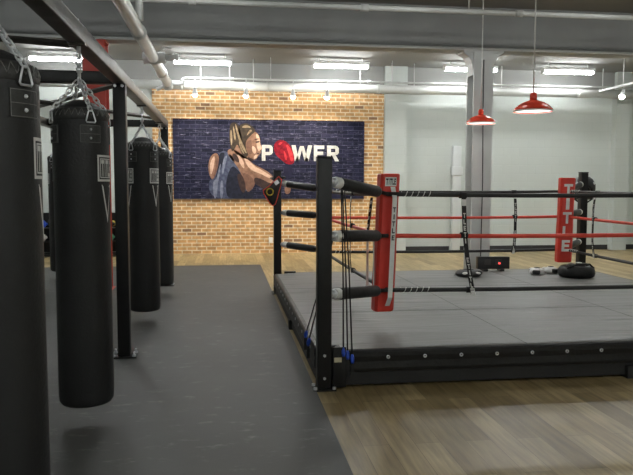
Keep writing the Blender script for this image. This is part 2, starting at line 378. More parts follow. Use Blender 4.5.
for y in (-.9, -2.6): MB().tube([(0, y, .02), (0, y, ZC-3.6)], .01, 6).build('hanger_rod', 'fixture', t)
spot(8.28, 3.42, 13.45, 'lit spotlight on the white track at far right', None, aim=(-.3, -.1, -.9), zt=3.58, power=18)

# ------------------------------------------------------------------ pendant lamps
def pendant(loc, label):
    t = thing('pendant_lamp', label, 'lamp', loc)
    outer = [(.207, 0), (.209, .012), (.198, .03), (.165, .062), (.12, .09), (.075, .108), (.045, .118), (.034, .125)]
    inner = [(r-.006, z-.003) for r, z in outer]
    MB().lathe(outer+inner[::-1][1:]+[outer[0]], n=36, closed=True).build('lamp_shade', 'redlamp', t)
    MB().lathe([(r-.010, z-.006) for r, z in outer[1:]], n=36, closed=True).build('reflector', 'enamel', t)
    MB().lathe([(.203, -.006), (.211, -.006), (.212, .008), (.205, .010), (.203, -.006)], n=36, closed=True).build('rim', 'enamel', t)
    MB().lathe([(.034, .12), (.038, .14), (.038, .175), (.03, .195), (.012, .2)], n=16).build('socket', 'redlamp', t)
    MB().ball((0, 0, .06), .035, 12, (1, 1, 1.2)).build('bulb', 'bulb', t)
    MB().tube([(0, 0, .198), (0, 0, ZC-loc[2]-.02)], .008, 6).build('cord', 'enamel', t)
    MB().lathe([(.06, ZC-loc[2]-.025), (.06, ZC-loc[2])], n=16).build('ceiling_rose', 'fixture', t)
pendant((3.59, 9.3, 2.39), 'farther red pendant lamp hanging before the grey column')
pendant((3.285, 7.0, 2.305), 'nearer and larger red pendant lamp, right of the grey column')

# ------------------------------------------------------------------ mural
MX0, MX1, MZ0, MZ1 = -1.122, 3.092, 1.213, 2.949
t = thing('mural', 'dark mural of a boxing woman and the word POWER on the brick wall', 'mural', (MX0, YB-.073, MZ0))
MW, MH = MX1-MX0, MZ1-MZ0
MB().box((0, -.025, 0), (MW, 0, MH)).build('panel', 'muralbrick', t)
def mp_(px, py): return ((px-173)/190.5*MW, MH-(py-119.7)/79.3*MH)
def shape(name, m, pts, lay, rad=0):
    """outline from the mural's print, smoothed and laid flat on the panel"""
    P = [mp_(190+x/4.75, 110+y/4.75) for x, y in pts]
    P = [(p[0], min(max(p[1], .004), MH-.004)) for p in P]
    for _ in range(2):
        P = [q for i in range(len(P)) for q in (lerp(P[i], P[(i+1) % len(P)], .25), lerp(P[i], P[(i+1) % len(P)], .75))]
    from mathutils.geometry import tessellate_polygon
    y = -.0262-.0008*lay
    vs = [(p[0], y, p[1]) for p in P]
    tri = tessellate_polygon([[Vector(v) for v in vs]])
    return MB().add(vs, tri)
def pshape(name, m, polys, lay):
    for p in polys: shape(name, m, p, lay).build(name, m, t)
pshape('printed_vest', 'p_top', [[(128, 203), (165, 192), (200, 235), (238, 290), (262, 345), (262, 428), (92, 428), (78, 340), (100, 330), (120, 290), (130, 250)]], 0)
pshape('printed_vest_shadow', 'p_topdark', [[(190, 262), (215, 280), (238, 310), (252, 350), (256, 428), (170, 428), (160, 380), (165, 320)],
                                           [(128, 206), (160, 200), (150, 240), (136, 290), (112, 330), (122, 290)],
                                           [(250, 385), (285, 370), (295, 428), (250, 428)]], 1)
pshape('printed_vest_fold', 'p_toplight', [[(100, 338), (118, 330), (128, 280), (140, 246), (134, 300), (124, 350), (118, 420), (104, 424)], [(150, 230), (172, 210), (160, 260), (148, 310), (144, 290)],
                                     [(136, 340), (146, 330), (150, 380), (144, 424), (134, 424)], [(176, 206), (188, 214), (204, 246), (196, 250), (180, 228)]], 2)
pshape('printed_arm', 'p_skin', [[(180, 185), (200, 186), (238, 212), (264, 226), (290, 258), (330, 275), (372, 300), (396, 330), (384, 365), (352, 385), (318, 352), (292, 345), (288, 372), (262, 396), (248, 350), (238, 312), (212, 262), (176, 222), (168, 196)],
                                [(96, 214), (120, 203), (131, 225), (126, 265), (112, 318), (96, 335), (80, 295), (82, 245)],
                                [(438, 355), (468, 350), (468, 396), (440, 402)],
                                [(195, 150), (240, 160), (270, 215), (285, 240), (240, 232), (196, 200)]], 2)
pshape('printed_arm_light', 'p_skinlight', [[(244, 226), (268, 236), (292, 264), (330, 284), (372, 310), (386, 326), (360, 322), (326, 302), (288, 290), (262, 266)],
                                      [(86, 262), (100, 226), (112, 218), (108, 260), (98, 300), (90, 310)], [(204, 214), (226, 214), (246, 246), (250, 280), (236, 270), (222, 240)]], 3)
pshape('printed_arm_half_shadow', 'p_skinmid', [[(238, 300), (258, 300), (284, 318), (300, 350), (288, 372), (264, 394), (250, 352)], [(116, 226), (130, 232), (126, 268), (112, 316), (104, 322), (114, 270)]], 3)
pshape('printed_arm_shadow', 'p_skindark', [[(292, 318), (325, 325), (362, 345), (384, 352), (370, 378), (345, 388), (322, 362), (296, 352)],
                                     [(196, 205), (216, 214), (228, 248), (214, 250), (190, 224)],
                                     [(212, 300), (238, 306), (252, 345), (256, 384), (240, 398), (222, 360)]], 4)
pshape('printed_face', 'p_skin', [[(262, 132), (288, 100), (312, 108), (323, 135), (324, 160), (336, 184), (326, 192), (325, 206), (316, 214), (306, 232), (284, 242), (266, 222), (252, 190), (250, 160)]], 3)
pshape('printed_face_light', 'p_skinlight', [[(302, 112), (313, 114), (321, 136), (322, 160), (333, 184), (323, 190), (316, 196), (308, 178), (306, 160), (308, 140)],
                                       [(284, 168), (300, 176), (306, 196), (298, 210), (286, 198)], [(296, 214), (314, 210), (306, 228), (290, 234)]], 4)
pshape('printed_face_shadow', 'p_skinmid', [[(262, 150), (282, 138), (284, 168), (286, 200), (276, 214), (262, 196), (256, 170)]], 4)
pshape('printed_face_line', 'p_skindark', [[(300, 150), (320, 146), (321, 153), (304, 157)], [(306, 204), (322, 201), (322, 206), (309, 209)], [(262, 222), (284, 229), (296, 238), (282, 244), (268, 238)],
                                     [(296, 138), (318, 134), (319, 138), (298, 143)], [(322, 188), (331, 187), (326, 193)]], 5)
pshape('printed_hair', 'p_hair', [[(222, 80), (238, 66), (262, 62), (288, 78), (304, 100), (292, 110), (270, 130), (254, 152), (258, 190), (250, 200), (236, 170), (224, 130)],
                                  [(182, 70), (198, 58), (220, 66), (232, 100), (238, 150), (262, 196), (268, 214), (256, 226), (238, 210), (226, 180), (214, 160), (202, 190), (190, 198), (182, 170), (178, 120)]], 5)
pshape('printed_hair_strand', 'p_hairlight', [[(204, 66), (212, 70), (222, 110), (240, 158), (262, 202), (256, 208), (236, 176), (218, 130)], [(184, 92), (191, 100), (194, 140), (190, 176), (184, 150)],
                                        [(196, 74), (203, 90), (210, 130), (206, 150), (198, 120)], [(222, 140), (232, 170), (250, 206), (246, 212), (228, 184)],
                                        [(236, 84), (250, 72), (270, 74), (282, 86), (268, 84), (250, 86)], [(264, 110), (276, 92), (288, 98), (272, 112), (260, 124)]], 6)
pshape('printed_glove', 'p_glove', [[(386, 178), (394, 152), (412, 140), (436, 142), (462, 160), (480, 196), (488, 240), (476, 258), (446, 256), (426, 236), (396, 214)]], 3)
pshape('printed_glove_light', 'p_glovelight', [[(444, 158), (462, 172), (478, 204), (482, 240), (468, 244), (458, 204)], [(408, 160), (420, 150), (432, 152), (414, 168)], [(432, 190), (444, 200), (452, 236), (442, 238)]], 4)
pshape('printed_wrist', 'p_wrap', [[(434, 250), (474, 252), (478, 310), (462, 326), (438, 322)]], 2)
for ch, x0, x1 in (('P', 259.3, 270.8), ('W', 289.3, 310.2), ('E', 311.6, 322.8), ('R', 325, 337.6)):
    b = MB()
    for poly in letter(ch):
        b.quad(*[(mp_(x0+(x1-x0)*u, 0)[0], -.0262-.0008*2, mp_(0, 160.6-v*15.8)[1]) for u, v in poly])
    b.build('printed_letter', 'p_white', t)['label'] = 'white printed letter ' + ch
# socket on the brick wall
t = thing('wall_socket', 'white wall socket low on the brick wall', 'socket', (.99, YB-.051, .29))
MB().box((-.045, -.012, -.065), (.045, 0, .065), bev=.006).build('cover_plate', 'whitevinyl', t)
MB().box((-.02, -.015, -.04), (.02, -.011, .04)).build('outlet', 'whitevinyl', t)

# ------------------------------------------------------------------ bag rack
L1, L2, P1, P2, RZ = -.888, -2.58, 6.02, 10.3, 2.36
t = thing('bag_rack', 'black steel frame of posts and overhead rails carrying the punching bags', 'frame', (L1, P1, 0))
O = Vector(t.location)
def loc(x, y, z): return (x-O.x, y-O.y, z-O.z)
for L in (L1, L2):
    y0 = 1.2
    r = MB().box(loc(L-.05, y0, RZ), loc(L+.05, P2+.06 if L == L1 else P2+1.8, RZ+.10), bev=.006).build('rail', 'railsteel', t)
    for y in ((2.80, 4.362, 7.565, 9.517) if L == L1 else (9.35, 11.25)):
        n = MB(); n.tube([loc(L, y, RZ+.10), loc(L, y, RZ+.115)], .03, 6, smooth=False); n.tube([loc(L, y, RZ+.115), loc(L, y, RZ+.15)], .012, 8); n.build('nut', 'chrome', r)
        MB().box(loc(L-.05, y-.04, RZ-.012), loc(L+.05, y+.04, RZ)).build('hanger_plate', 'railsteel', r)
for (L, y) in ((L1, P1), (L1, P2), (L2, 12.05), (L1, 1.6), (L2, P1)):
    MB().box(loc(L-.052, y-.052, .02), loc(L+.052, y+.052, RZ), bev=.006).build('post', 'blacksteel', t)
    bp_ = MB().box(loc(L-.11, y-.09, .008), loc(L+.11, y+.09, .02)).build('base_plate', 'blacksteel', t)
    for sx in (-.088, .088):
        for sy in (-.065, .065):
            n = MB(); n.tube([loc(L+sx, y+sy, .02), loc(L+sx, y+sy, .035)], .018, 6, smooth=False); n.tube([loc(L+sx, y+sy, .035), loc(L+sx, y+sy, .06)], .009, 8); n.build('bolt', 'chrome', bp_)
    if L == L1:
        for s in (-1, 1):
            MB().tube([loc(L+s*.03, y-.055, RZ-.02), loc(L+s*.03, y-.072, RZ-.02)], .013, 6, smooth=False).build('bolt', 'chrome', t)
for y in (P1, P2):
    MB().box(loc(L2+.05, y-.05, RZ), loc(L1-.05, y+.05, RZ+.10), bev=.006).build('crossbeam', 'blacksteel', t)
def brace(a, b, w=.02):
    MB().tube([loc(*a), loc(*b)], w, 4, smooth=False).build('brace', 'railsteel', t)
brace((-.94, 4.62, 2.405), (-1.6, 4.40, 2.405), .022); brace((-1.6, 4.40, 2.405), (L2+.04, 4.05, 2.41), .022)
brace((-.94, 6.3, 2.40), (L2+.05, 8.9, 2.41), .024)
brace((-.93, 9.3, 2.40), (L2+.05, 6.9, 2.40), .024)

# ------------------------------------------------------------------ punching bags
mat_stitch = mat('grey stitching', (.17, .17, .16), .6, noise=50)
BR, BH = .175, 1.83
def cyl(x, z, a0, r): a = a0+x/r; return (r*math.sin(a), -r*math.cos(a), z)
def cquad(b, x0, x1, z0, z1, a0, r, n=None):
    n = n or max(1, int((x1-x0)/.012))
    for i in range(n):
        u, v = x0+(x1-x0)*i/n, x0+(x1-x0)*(i+1)/n
        b.quad(cyl(u, z0, a0, r), cyl(v, z0, a0, r), cyl(v, z1, a0, r), cyl(u, z1, a0, r))
def chain(b, a, c, nl, lw=.012, wire=.0052):
    a = Vector(a); c = Vector(c); d = (c-a); step = d.length/nl; d.normalize()
    s = Vector((0, 0, 1)) if abs(d.z) < .8 else Vector((1, 0, 0)); s = (s-d*s.dot(d)).normalized(); w = d.cross(s)
    ll = step*.5+wire*1.4
    for i in range(nl):
        m = a+d*step*(i+.5); q = s if i % 2 else w; pts = []
        for k in range(12):
            t_ = 2*math.pi*k/12; cx, sx = math.cos(t_), math.sin(t_)
            pts.append(m+d*(max(-1, min(1, cx*1.25))*(ll-.003))+q*(max(-1, min(1, sx*1.3))*lw))
        b.tube(pts, wire, 5, closed=True)
def make_bag(label):
    t = thing('punching_bag', label, 'punching bag', (0, 0, 0), 0, 'black leather punching bags on the rack')
    prof = [(0, 0), (.12, .002), (.158, .010), (.172, .03), (.176, .07), (.1755, .5), (.174, 1.0), (.175, 1.5), (.174, 1.74), (.172, 1.79), (.163, 1.815), (.14, 1.838), (.10, 1.868), (.05, 1.888), (0, 1.894)]
    MB().lathe(prof, n=40).build('leather_body', 'leather', t)
    MB().lathe([(.174, 1.762), (.1775, 1.766), (.1775, 1.80), (.168, 1.822), (.145, 1.838), (.143, 1.832)], n=40, closed=True).build('top_collar', 'leatherlip', t)
    s = MB(); lp = []
    for k in range(28):
        a0, a1 = 2*math.pi*k/28, 2*math.pi*(k+.5)/28
        lp += [(.179*math.sin(a0), -.179*math.cos(a0), 1.786), (.179*math.sin(a0+.03), -.179*math.cos(a0+.03), 1.798), (.165*math.sin(a1), -.165*math.cos(a1), 1.829)]
    s.tube(lp, .0032, 5, closed=True)
    s.build('lacing', mat_stitch, t)
    for k in range(4):
        a = R(-41+90*k)
        st = MB()
        for i in range(6):
            x0, x1 = -.066+.022*i, -.066+.022*(i+1)
            for (za, zb) in ((1.625, 1.73),):
                p = [cyl(x, z, a, r) for r in (BR, BR+.007) for x in (x0, x1) for z in (za, zb)]
                st.add(p, [(0, 1, 3, 2), (4, 6, 7, 5), (0, 4, 5, 1), (2, 3, 7, 6), (0, 2, 6, 4), (1, 5, 7, 3)])
        sp_ = st.build('strap_patch', 'leatherlip', t)
        e = MB()
        for (x0, x1, z0, z1) in ((-.066, .066, 1.626, 1.629), (-.066, .066, 1.726, 1.729), (-.066, .066, 1.676, 1.679), (-.066, -.063, 1.626, 1.729), (.063, .066, 1.626, 1.729)):
            cquad(e, x0, x1, z0, z1, a, BR+.0078)
        e.build('stitching', mat_stitch, sp_)
        for z in (1.652, 1.704):
            q = cyl(0, z, a, BR+.008); MB().ball(q, .0085, 8, (1, 1, 1)).build('rivet', 'chrome', sp_)
        dr = MB(); c1 = [cyl(-.033, 1.745, a, BR+.014), cyl(.033, 1.745, a, BR+.014), cyl(.012, 1.815, a, BR+.010), cyl(-.012, 1.815, a, BR+.010)]
        c1 = [lerp(c1[i], c1[(i+1) % 4], u) for i in range(4) for u in (.12, .5, .88)]
        dr.tube(c1, .005, 6, closed=True); dr.build('ring_loop', 'chrome', t)
        ch = MB(); chain(ch, cyl(0, 1.815, a, BR+.008), (.012*math.sin(a), -.012*math.cos(a), 2.005), 8); ch.build('chain', 'chrome', t)
    h = MB(); h.tube([(.018*math.sin(x), 0, 2.01+.02*math.cos(x)) for x in [2*math.pi*i/12 for i in range(12)]], .006, 6, closed=True)
    h.tube([(0, 0, 2.03), (0, 0, 2.11)], .011, 8); h.tube([(0, 0, 2.06), (0, 0, 2.09)], .018, 8)
    h.tube([(0, .02*math.sin(x), 2.125+.022*math.cos(x)) for x in [2*math.pi*i/12 for i in range(12)]], .006, 6, closed=True)
    h.tube([(.018*math.sin(x), 0, 2.165+.026*math.cos(x)) for x in [2*math.pi*i/12 for i in range(12)]], .006, 6, closed=True)
    h.tube([(0, 0, 2.18), (0, 0, 2.216)], .014, 8)
    h.build('swivel_hook', 'chrome', t)
    for k in range(2):
        a = 0; r = BR+.0018
        lo = MB(); cquad(lo, -.085, .085, 1.395, 1.555, a, r-.001); lg = lo.build('logo_badge', 'blackprint', t)
        lo = MB()
        for (g, w) in ((.0, .013), (.021, .006)):
            x, z0, z1 = .085-g, 1.395+g, 1.555-g
            cquad(lo, -x, x, z0, z0+w, a, r); cquad(lo, -x, x, z1-w, z1, a, r); cquad(lo, -x, -x+w, z0, z1, a, r, 1); cquad(lo, x-w, x, z0, z1, a, r, 1)
        lo.build('logo_border', 'white', lg)
        lo = MB(); xs = -.055
        for chh, w in (('T', .026), ('I', .014), ('T', .026), ('L', .02), ('E', .02)):
            for poly in letter(chh):
                u0, u1 = min(p[0] for p in poly), max(p[0] for p in poly)
                lo.quad(*[cyl(xs+w*u, 1.425+.10*v, a, r) for u, v in poly])
            xs += w+.0015
        lo.build('logo_letters', 'white', lg)
        pn = MB()
        pn.quad(*[cyl(x, z, a, r) for x, z in ((-.055, 1.375), (.055, 1.375), (.045, 1.36), (-.045, 1.36))])
        for s in (-1, 1): pn.quad(*[cyl(s*x, z, a, r) for x, z in ((.055, 1.375), (0, 1.14), (0, 1.19), (.04, 1.36))])
        pn = pn.build('pennant_outline', 'white', t)
        lg.rotation_euler.z = pn.rotation_euler.z = R(180*k)
    return t
bag = make_bag('nearest long black punching bag, cut by the left edge of the picture')
bag.scale = (.95, .95, 1); bag.location = (L1, 2.80, .13); bag.rotation_euler = (0, 0, R(98))
dup(bag, (L1+.006, 4.362, .13), R(72), 'second nearest black punching bag, hanging whole in front of the red column')
for o_ in (dup(bag, (L1, 7.565, .13), R(5), 'black punching bag just behind the front rack post'),
         dup(bag, (L1, 9.517, .13), R(8), 'black punching bag farthest along the front rail, beside the mural')):
    for ch_ in KIDS(o_):                                 # these two carry their badges a third of the way round
        if ch_.name.startswith(('logo_badge', 'pennant')): ch_.rotation_euler.z = R(-62) if ch_.rotation_euler.z > 1 else R(54)
dup(bag, (L2, 9.35, .13), R(70), 'black punching bag of the rear row seen in the gap right of the nearest bag')
dup(bag, (L2-.04, 11.25, .13), R(-75), 'black punching bag of the rear row peeking out left of the second bag')

# ------------------------------------------------------------------ storage rack by the back wall
t = thing('storage_rack', 'low black storage rack against the white wall behind the bags', 'rack', (-3.3, 14.86, 0))
for sx in (-1.1, 1.1):
    for sy in (-.2, .2): MB().box((sx-.02, sy-.02, 0), (sx+.02, sy+.02, .92)).build('upright', 'blacksteel', t)
for z in (.06, .33, .61): MB().box((-1.1, -.22, z-.02), (1.1, .22, z)).build('shelf', 'blacksteel', t)
MB().box((-1.1, .2, .08), (1.1, .22, .92)).build('back_panel', 'blacksteel', t)
def glove(loc, rz, m, m2, label, group, sc=1.):
    t = thing('boxing_glove', label, 'glove', loc, rz, group)
    MB().ball((0, -.03, .085*sc), .085*sc, 14, (.85, 1.05, 1)).build('fist', m, t)
    MB().ball((.065*sc, 0, .085*sc), .04*sc, 10, (.8, 1.3, .8)).build('thumb', m, t)
    MB().tube([(0, .05*sc, .085*sc), (0, .16*sc, .085*sc)], [.055*sc, .062*sc], 12).build('cuff', m2, t)
    return t
G = 'gloves and balls on the storage rack'
glove((-3.79, 14.76, .61), .2, 'blue', 'whitevinyl', 'blue and white boxing glove on the top shelf of the storage rack', G)
glove((-3.80, 14.76, .33), .1, 'whitevinyl', 'pad', 'white boxing glove on the middle shelf at the left of the storage rack', G)
glove((-2.42, 14.76, .61), -.2, 'pad', 'yellow', 'black boxing glove with yellow cuff on the top shelf of the storage rack', G)
glove((-2.43, 14.76, .33), .3, 'green', 'whitevinyl', 'green and white boxing glove on the middle shelf at the right of the rack', G)
for x in (-3.6, -2.65):
    o = MB((x, 14.84, .72)).ball((x, 14.84, .72), .11, 20).build('medicine_ball', 'pad'); o.location = (x, 14.84, .72)
    tag(o, 'black medicine ball on the top shelf of the storage rack, %s' % ('left one' if x < -3 else 'right one'), 'ball', G)

# ------------------------------------------------------------------ boxing ring platform
X0, Y0, S = .709, 4.887, 4.505
X1, Y1 = X0+S, Y0+S
DX0, DX1, DY0, DY1, DZ, NC = X0-.055, X1+.055, Y0-.035, Y1+.055, .29, .148
def ring_outline(g, z):
    """platform outline with the corners notched for the posts, inset by g"""
    a, b, c, d, n = DX0+g, DX1-g, DY0+g, DY1-g, NC
    return [(x, y, z) for x, y in ((a+n, c), (b-n, c), (b-n, c+n), (b, c+n), (b, d-n), (b-n, d-n), (b-n, d), (a+n, d), (a+n, d-n), (a, d-n), (a, c+n), (a+n, c+n))]
t = thing('boxing_ring_platform', 'low boxing ring platform with grey canvas and black padded apron', 'boxing ring', ((X0+X1)/2, (Y0+Y1)/2, 0))
O = Vector(t.location)
MB(O).add(ring_outline(.045, DZ), [tuple(range(12))]).build('canvas', 'canvas', t)
a = MB(O); rings = [ring_outline(g, z) for g, z in ((.046, DZ-.001), (.028, DZ), (.012, DZ-.006), (.002, DZ-.022), (0, DZ-.05), (.004, .20), (.0, .15), (.004, .125), (.03, .12))]
for i in range(len(rings)-1):
    for k in range(12): a.add([rings[i][k], rings[i][(k+1) % 12], rings[i+1][(k+1) % 12], rings[i+1][k]], [(0, 1, 2, 3)])
a.build('apron', 'blackvinyl', t)
b = MB(O); o1, o2 = ring_outline(.02, .12), ring_outline(.02, .025)
for k in range(12): b.add([o1[k], o1[(k+1) % 12], o2[(k+1) % 12], o2[k]], [(0, 1, 2, 3)])
b.build('frame_board', 'board', t)
for x in (3.16,):
    MB(O).box((x-.05, DY0-.012, 0), (x+.05, DY0+.10, .10)).build('foot', 'board', t)
for y in (7.02,):
    MB(O).box((DX0-.012, y-.05, 0), (DX0+.10, y+.05, .10)).build('foot', 'board', t)
for k in range(15):
    x = 1.19+.283*k
    g = MB(O); g.lathe([(.006, 0), (.014, 0), (.014, .006), (.006, .006), (.006, 0)], (x, DY0+.0, DZ-.058), 12, Matrix.Rotation(R(90), 3, 'X'), closed=True); g.build('grommet', 'chrome', t)
for k in range(13):
    y = 5.25+.283*k
    g = MB(O); g.lathe([(.006, 0), (.014, 0), (.014, .006), (.006, .006), (.006, 0)], (DX0, y, DZ-.058), 12, Matrix.Rotation(R(-90), 3, 'Y'), closed=True); g.build('grommet', 'chrome', t)
MB(O).box((DX0+NC, DY1-.10, DZ), (DX0+NC+.16, DY1-.05, DZ+.022), bev=.008).build('corner_flap', 'blackvinyl', t)
# lengthwise and crosswise seams of the canvas
s = MB(O)
for y in (6.35, 7.9):
    s.tube([(DX0+.05, y, DZ-.002), (2.2, y+.015, DZ-.002), (DX1-.05, y-.01, DZ-.002)], .0035, 5)
for x in (2.3, 3.75):
    s.tube([(x, DY0+.05, DZ-.002), (x+.01, 7, DZ-.002), (x, DY1-.05, DZ-.002)], .0035, 5)
s.build('canvas_seam', 'webbing', t)

# ------------------------------------------------------------------ ring posts
def ring_post(label):
    t = thing('ring_post', label, 'post', (0, 0, 0), 0, 'black corner posts of the boxing ring')
    MB().box((-.052, -.052, .012), (.052, .052, 1.70), bev=.005).build('tube', 'blacksteel', t)
    MB().box((-.054, -.054, 1.70), (.054, .054, 1.714), bev=.004).build('cap', 'blacksteel', t)
    bp = MB().box((-.085, -.085, 0), (.085, .058, .012)).build('base_plate', 'blacksteel', t)
    for sx, sy in ((-.07, -.07), (.07, -.07), (-.07, .035)):
        n = MB(); n.tube([(sx, sy, .012), (sx, sy, .03)], .014, 6, smooth=False); n.build('bolt', 'chrome', bp)
    for z in (.09, .26):
        MB().tube([(0, -.052, z), (0, -.062, z)], .011, 6, smooth=False).build('bolt', 'chrome', t)
    return t
ps = ring_post('nearest black ring corner post, standing by the rubber flooring edge')
ps.location = (X0, Y0, 0)
dup(ps, (X0, Y1, 0), R(-90), 'far left black ring post with a training pad hung on it')
dup(ps, (X1, Y1, 0), R(180), 'far right black ring post with headguard hung on it')
dup(ps, (X1, Y0, 0), R(90), 'black ring corner post out of the picture at right')
br = thing('corner_bracket', 'black steel bracket with beige label beside the nearest ring post', 'bracket', (X0+.10, Y0-.048, .02))
MB().box((-.04, -.012, 0), (.06, .008, .30), bev=.004).build('plate', 'blacksteel', br)
MB().box((-.03, -.015, .19), (.025, -.012, .225)).build('label_sticker', 'beige', br)

# ------------------------------------------------------------------ turnbuckle covers and ropes
RI = .60
CN = {'near left': (X0+.626, Y0+.60), 'far left': (X0+.575, Y1-.60), 'far right': (X1-.575, Y1-.60), 'near right': (X1-.60, Y0+.60)}
PT = {'near left': (X0, Y0), 'far left': (X0, Y1), 'far right': (X1, Y1), 'near right': (X1, Y0)}
ZP = (1.545, 1.135, .70); ZR = (1.435, 1.09, .635); LV = ('top', 'middle', 'bottom')
def corner_dir(k): 
    c, p = Vector(CN[k]), Vector(PT[k]); return (c-p).normalized()
for key in ('near left', 'far left', 'far right', 'near right'):
    c, p = Vector(CN[key]), Vector(PT[key])
    for i in range(3):
        a = Vector((p.x, p.y, ZP[i])); b = Vector((c.x, c.y, ZR[i]+(.0 if key == 'near left' else .02))); d = b-a; d.normalize()
        st = .055/max(abs(d.x), abs(d.y))
        a = a+d*st; b = b-d*.16; Ln = (b-a).length
        t = thing('turnbuckle_cover', f'black padded {LV[i]} turnbuckle cover on the {key} ring post', 'turnbuckle cover', a, 0, 'padded turnbuckle covers of the ring corners')
        P = lambda s: tuple(d*s)
        MB().tube([P(0), P(.035)], .022, 10).build('eye_bolt', 'chrome', t)
        MB().lathe([(.014, 0), (.034, .004), (.038, .02), (.03, .035)], d*.022, 16, Vector((0, 0, 1)).rotation_difference(d).to_matrix()).build('nut', 'chrome', t)
        MB().tube([P(.055), P(.062), P(.112), P(.118)], [.038, .043, .043, .040], 16).build('collar', 'whitevinyl', t)
        if key == 'near left':
            lt = MB(); up = Vector((0, 0, 1)); sd = up.cross(d).normalized(); u2 = d.cross(sd)
            for n_, chh in enumerate('TITLE'):
                for poly in letter(chh):
                    pts = []
                    for u, v in poly:
                        ang = R(-118+n_*16+u*12); pts.append(d*(.068+.036*v)+(u2*math.cos(ang)-sd*math.sin(ang))*.0438)
                    lt.quad(*pts)
            lt.build('lettering', 'blackprint', t)
        MB().tube([P(.115), P(.125), P(Ln-.02), P(Ln)], [.036, .046, .047, .040], 16).build('padding', 'pad', t)
        MB().tube([P(Ln), P(Ln+.16)], .016, 8).build('rope_end', 'webbing', t)
def rope(a, b, i, label, sag):
    t = thing('ring_rope', label, 'rope', (*a, ZR[i]), 0, 'ropes of the boxing ring')
    A = Vector((*a, ZR[i])); B = Vector((*b, ZR[i]))
    pts = [tuple(A.lerp(B, k/24)-A-Vector((0, 0, sag*4*(k/24)*(1-k/24)))) for k in range(25)]
    MB().tube(pts, .0185, 10).build('rope', 'redrope' if i == 1 else 'blackrope', t)
    if i != 1:
        d = (B-A).normalized(); w = MB()
        for s0, s1 in ((.11, .36),):
            n = 60; pts = []
            for k in range(n+1):
                s = s0+(s1-s0)*k/n; an = 2*math.pi*5*k/n; sd = Vector((0, 0, 1)).cross(d)
                pts.append(d*s+(Vector((0, 0, 1))*math.cos(an)+sd*math.sin(an))*.0195)
            w.tube(pts, .003, 5)
        w.build('lashing', 'whitevinyl', t)
CC = ('black', 'red', 'black')
for i in range(3):
    rope(CN['near left'], CN['near right'], i, f'{CC[i]} {LV[i]} rope along the near side of the boxing ring', .012)
    rope(CN['far left'], CN['far right'], i, f'{CC[i]} {LV[i]} rope along the far side of the boxing ring', .012)
    rope(CN['near left'], CN['far left'], i, f'{CC[i]} {LV[i]} rope along the left side of the boxing ring', .012)
    rope(CN['far right'], CN['near right'], i, f'{CC[i]} {LV[i]} rope along the right side of the boxing ring', .012)

# ------------------------------------------------------------------ corner pads
def corner_pad(key, label, loc, face, style, lean=(0, 0), H=1.16, W=.17):
    t = thing('corner_pad', label, 'corner pad', loc, face, 'red corner pads of the boxing ring')
    w = W/2; dpt = .055
    prof = [(-w, dpt), (-w, -dpt*.6), (-w+.02, -dpt), (w-.02, -dpt), (w, -dpt*.6), (w, dpt), (w-.03, dpt*1.2), (-w+.03, dpt*1.2)]
    lv = [(0, .9), (.012, 1), (.3*H, 1.02), (.6*H, .97), (H-.012, 1), (H, .92)]
    b = MB(); n = len(prof)
    def pt(p, z, sc): return (p[0]*sc+lean[0]*z, p[1]*sc+lean[1]*z, z)
    vs = [pt(p, z, sc) for z, sc in lv for p in prof]
    fs = [(i*n+k, i*n+(k+1) % n, (i+1)*n+(k+1) % n, (i+1)*n+k) for i in range(len(lv)-1) for k in range(n)]+[tuple(range(n))[::-1], tuple((len(lv)-1)*n+k for k in range(n))]
    b.add(vs, fs); b.build('cushion', 'redvinyl', t)
    yf = -dpt*1.03-.003
    def fr(x, z): return (x+lean[0]*z, yf+lean[1]*z, z)
    if style == 'strap':
        b = MB(); b.quad(fr(-.052, H-.105), fr(.048, H-.105), fr(.048, H-.03), fr(-.052, H-.03)); bd = b.build('badge', 'white', t)
        b = MB(); xs = -.046
        for ch, w_ in (('T', .022), ('I', .011), ('T', .022), ('L', .016), ('E', .016)):
            for poly in letter(ch): b.quad(*[(lambda q: (q[0], q[1]-.001, q[2]))(fr(xs+w_*u, H-.093+.052*v)) for u, v in poly])
            xs += w_+.0005
        b.build('badge_letters', 'blackprint', bd)
        SO = .062                                          # the strap passes in front of the ropes
        b = MB(); lv2 = [(.05, .002), (.13, SO), (H-.2, SO), (H-.11, .002)]
        for (za, oa), (zb, ob) in zip(lv2, lv2[1:]):
            g = lambda x, z, o: (fr(x, z)[0], fr(x, z)[1]-o, z)
            b.add([g(-.004, za, oa), g(.036, za, oa), g(.036, zb, ob), g(-.004, zb, ob), g(-.004, za, oa+.004), g(.036, za, oa+.004), g(.036, zb, ob+.004), g(-.004, zb, ob+.004)], [(4, 5, 6, 7), (0, 3, 2, 1), (0, 1, 5, 4), (1, 2, 6, 5), (2, 3, 7, 6), (3, 0, 4, 7)])
        sp_ = b.build('strap', 'whitevinyl', t)
        b = MB()
        for n_, ch in enumerate('TITLE'):
            z = H-.32-.058*n_
            for poly in letter(ch): b.quad(*[(lambda q: (q[0], q[1]-SO-.0055, q[2]))(fr(.003+.026*u, z+.042*v)) for u, v in poly])
        b.build('strap_letters', 'blackprint', sp_)
        b = MB(); b.box((-w-.004, -.02, .2), (-w+.001, -.002, .62)); b.build('side_strap', 'whitevinyl', t)
    elif style == 'big':
        for n_, ch in enumerate('TITLE'):
            z = H-.24-.19*n_; b = MB()
            for poly in letter(ch): b.quad(*[fr(-.06+.12*u, z+.155*v) for u, v in poly])
            b.build('pad_letter', 'white', t)['label'] = 'white letter ' + ch
    return t
c = CN['near left']
corner_pad('near left', 'red corner pad with white strap hanging at the near left ring corner', (c[0]-.02, c[1]+.09, .445), R(6), 'strap', lean=(.04, 0))
c = CN['far right']
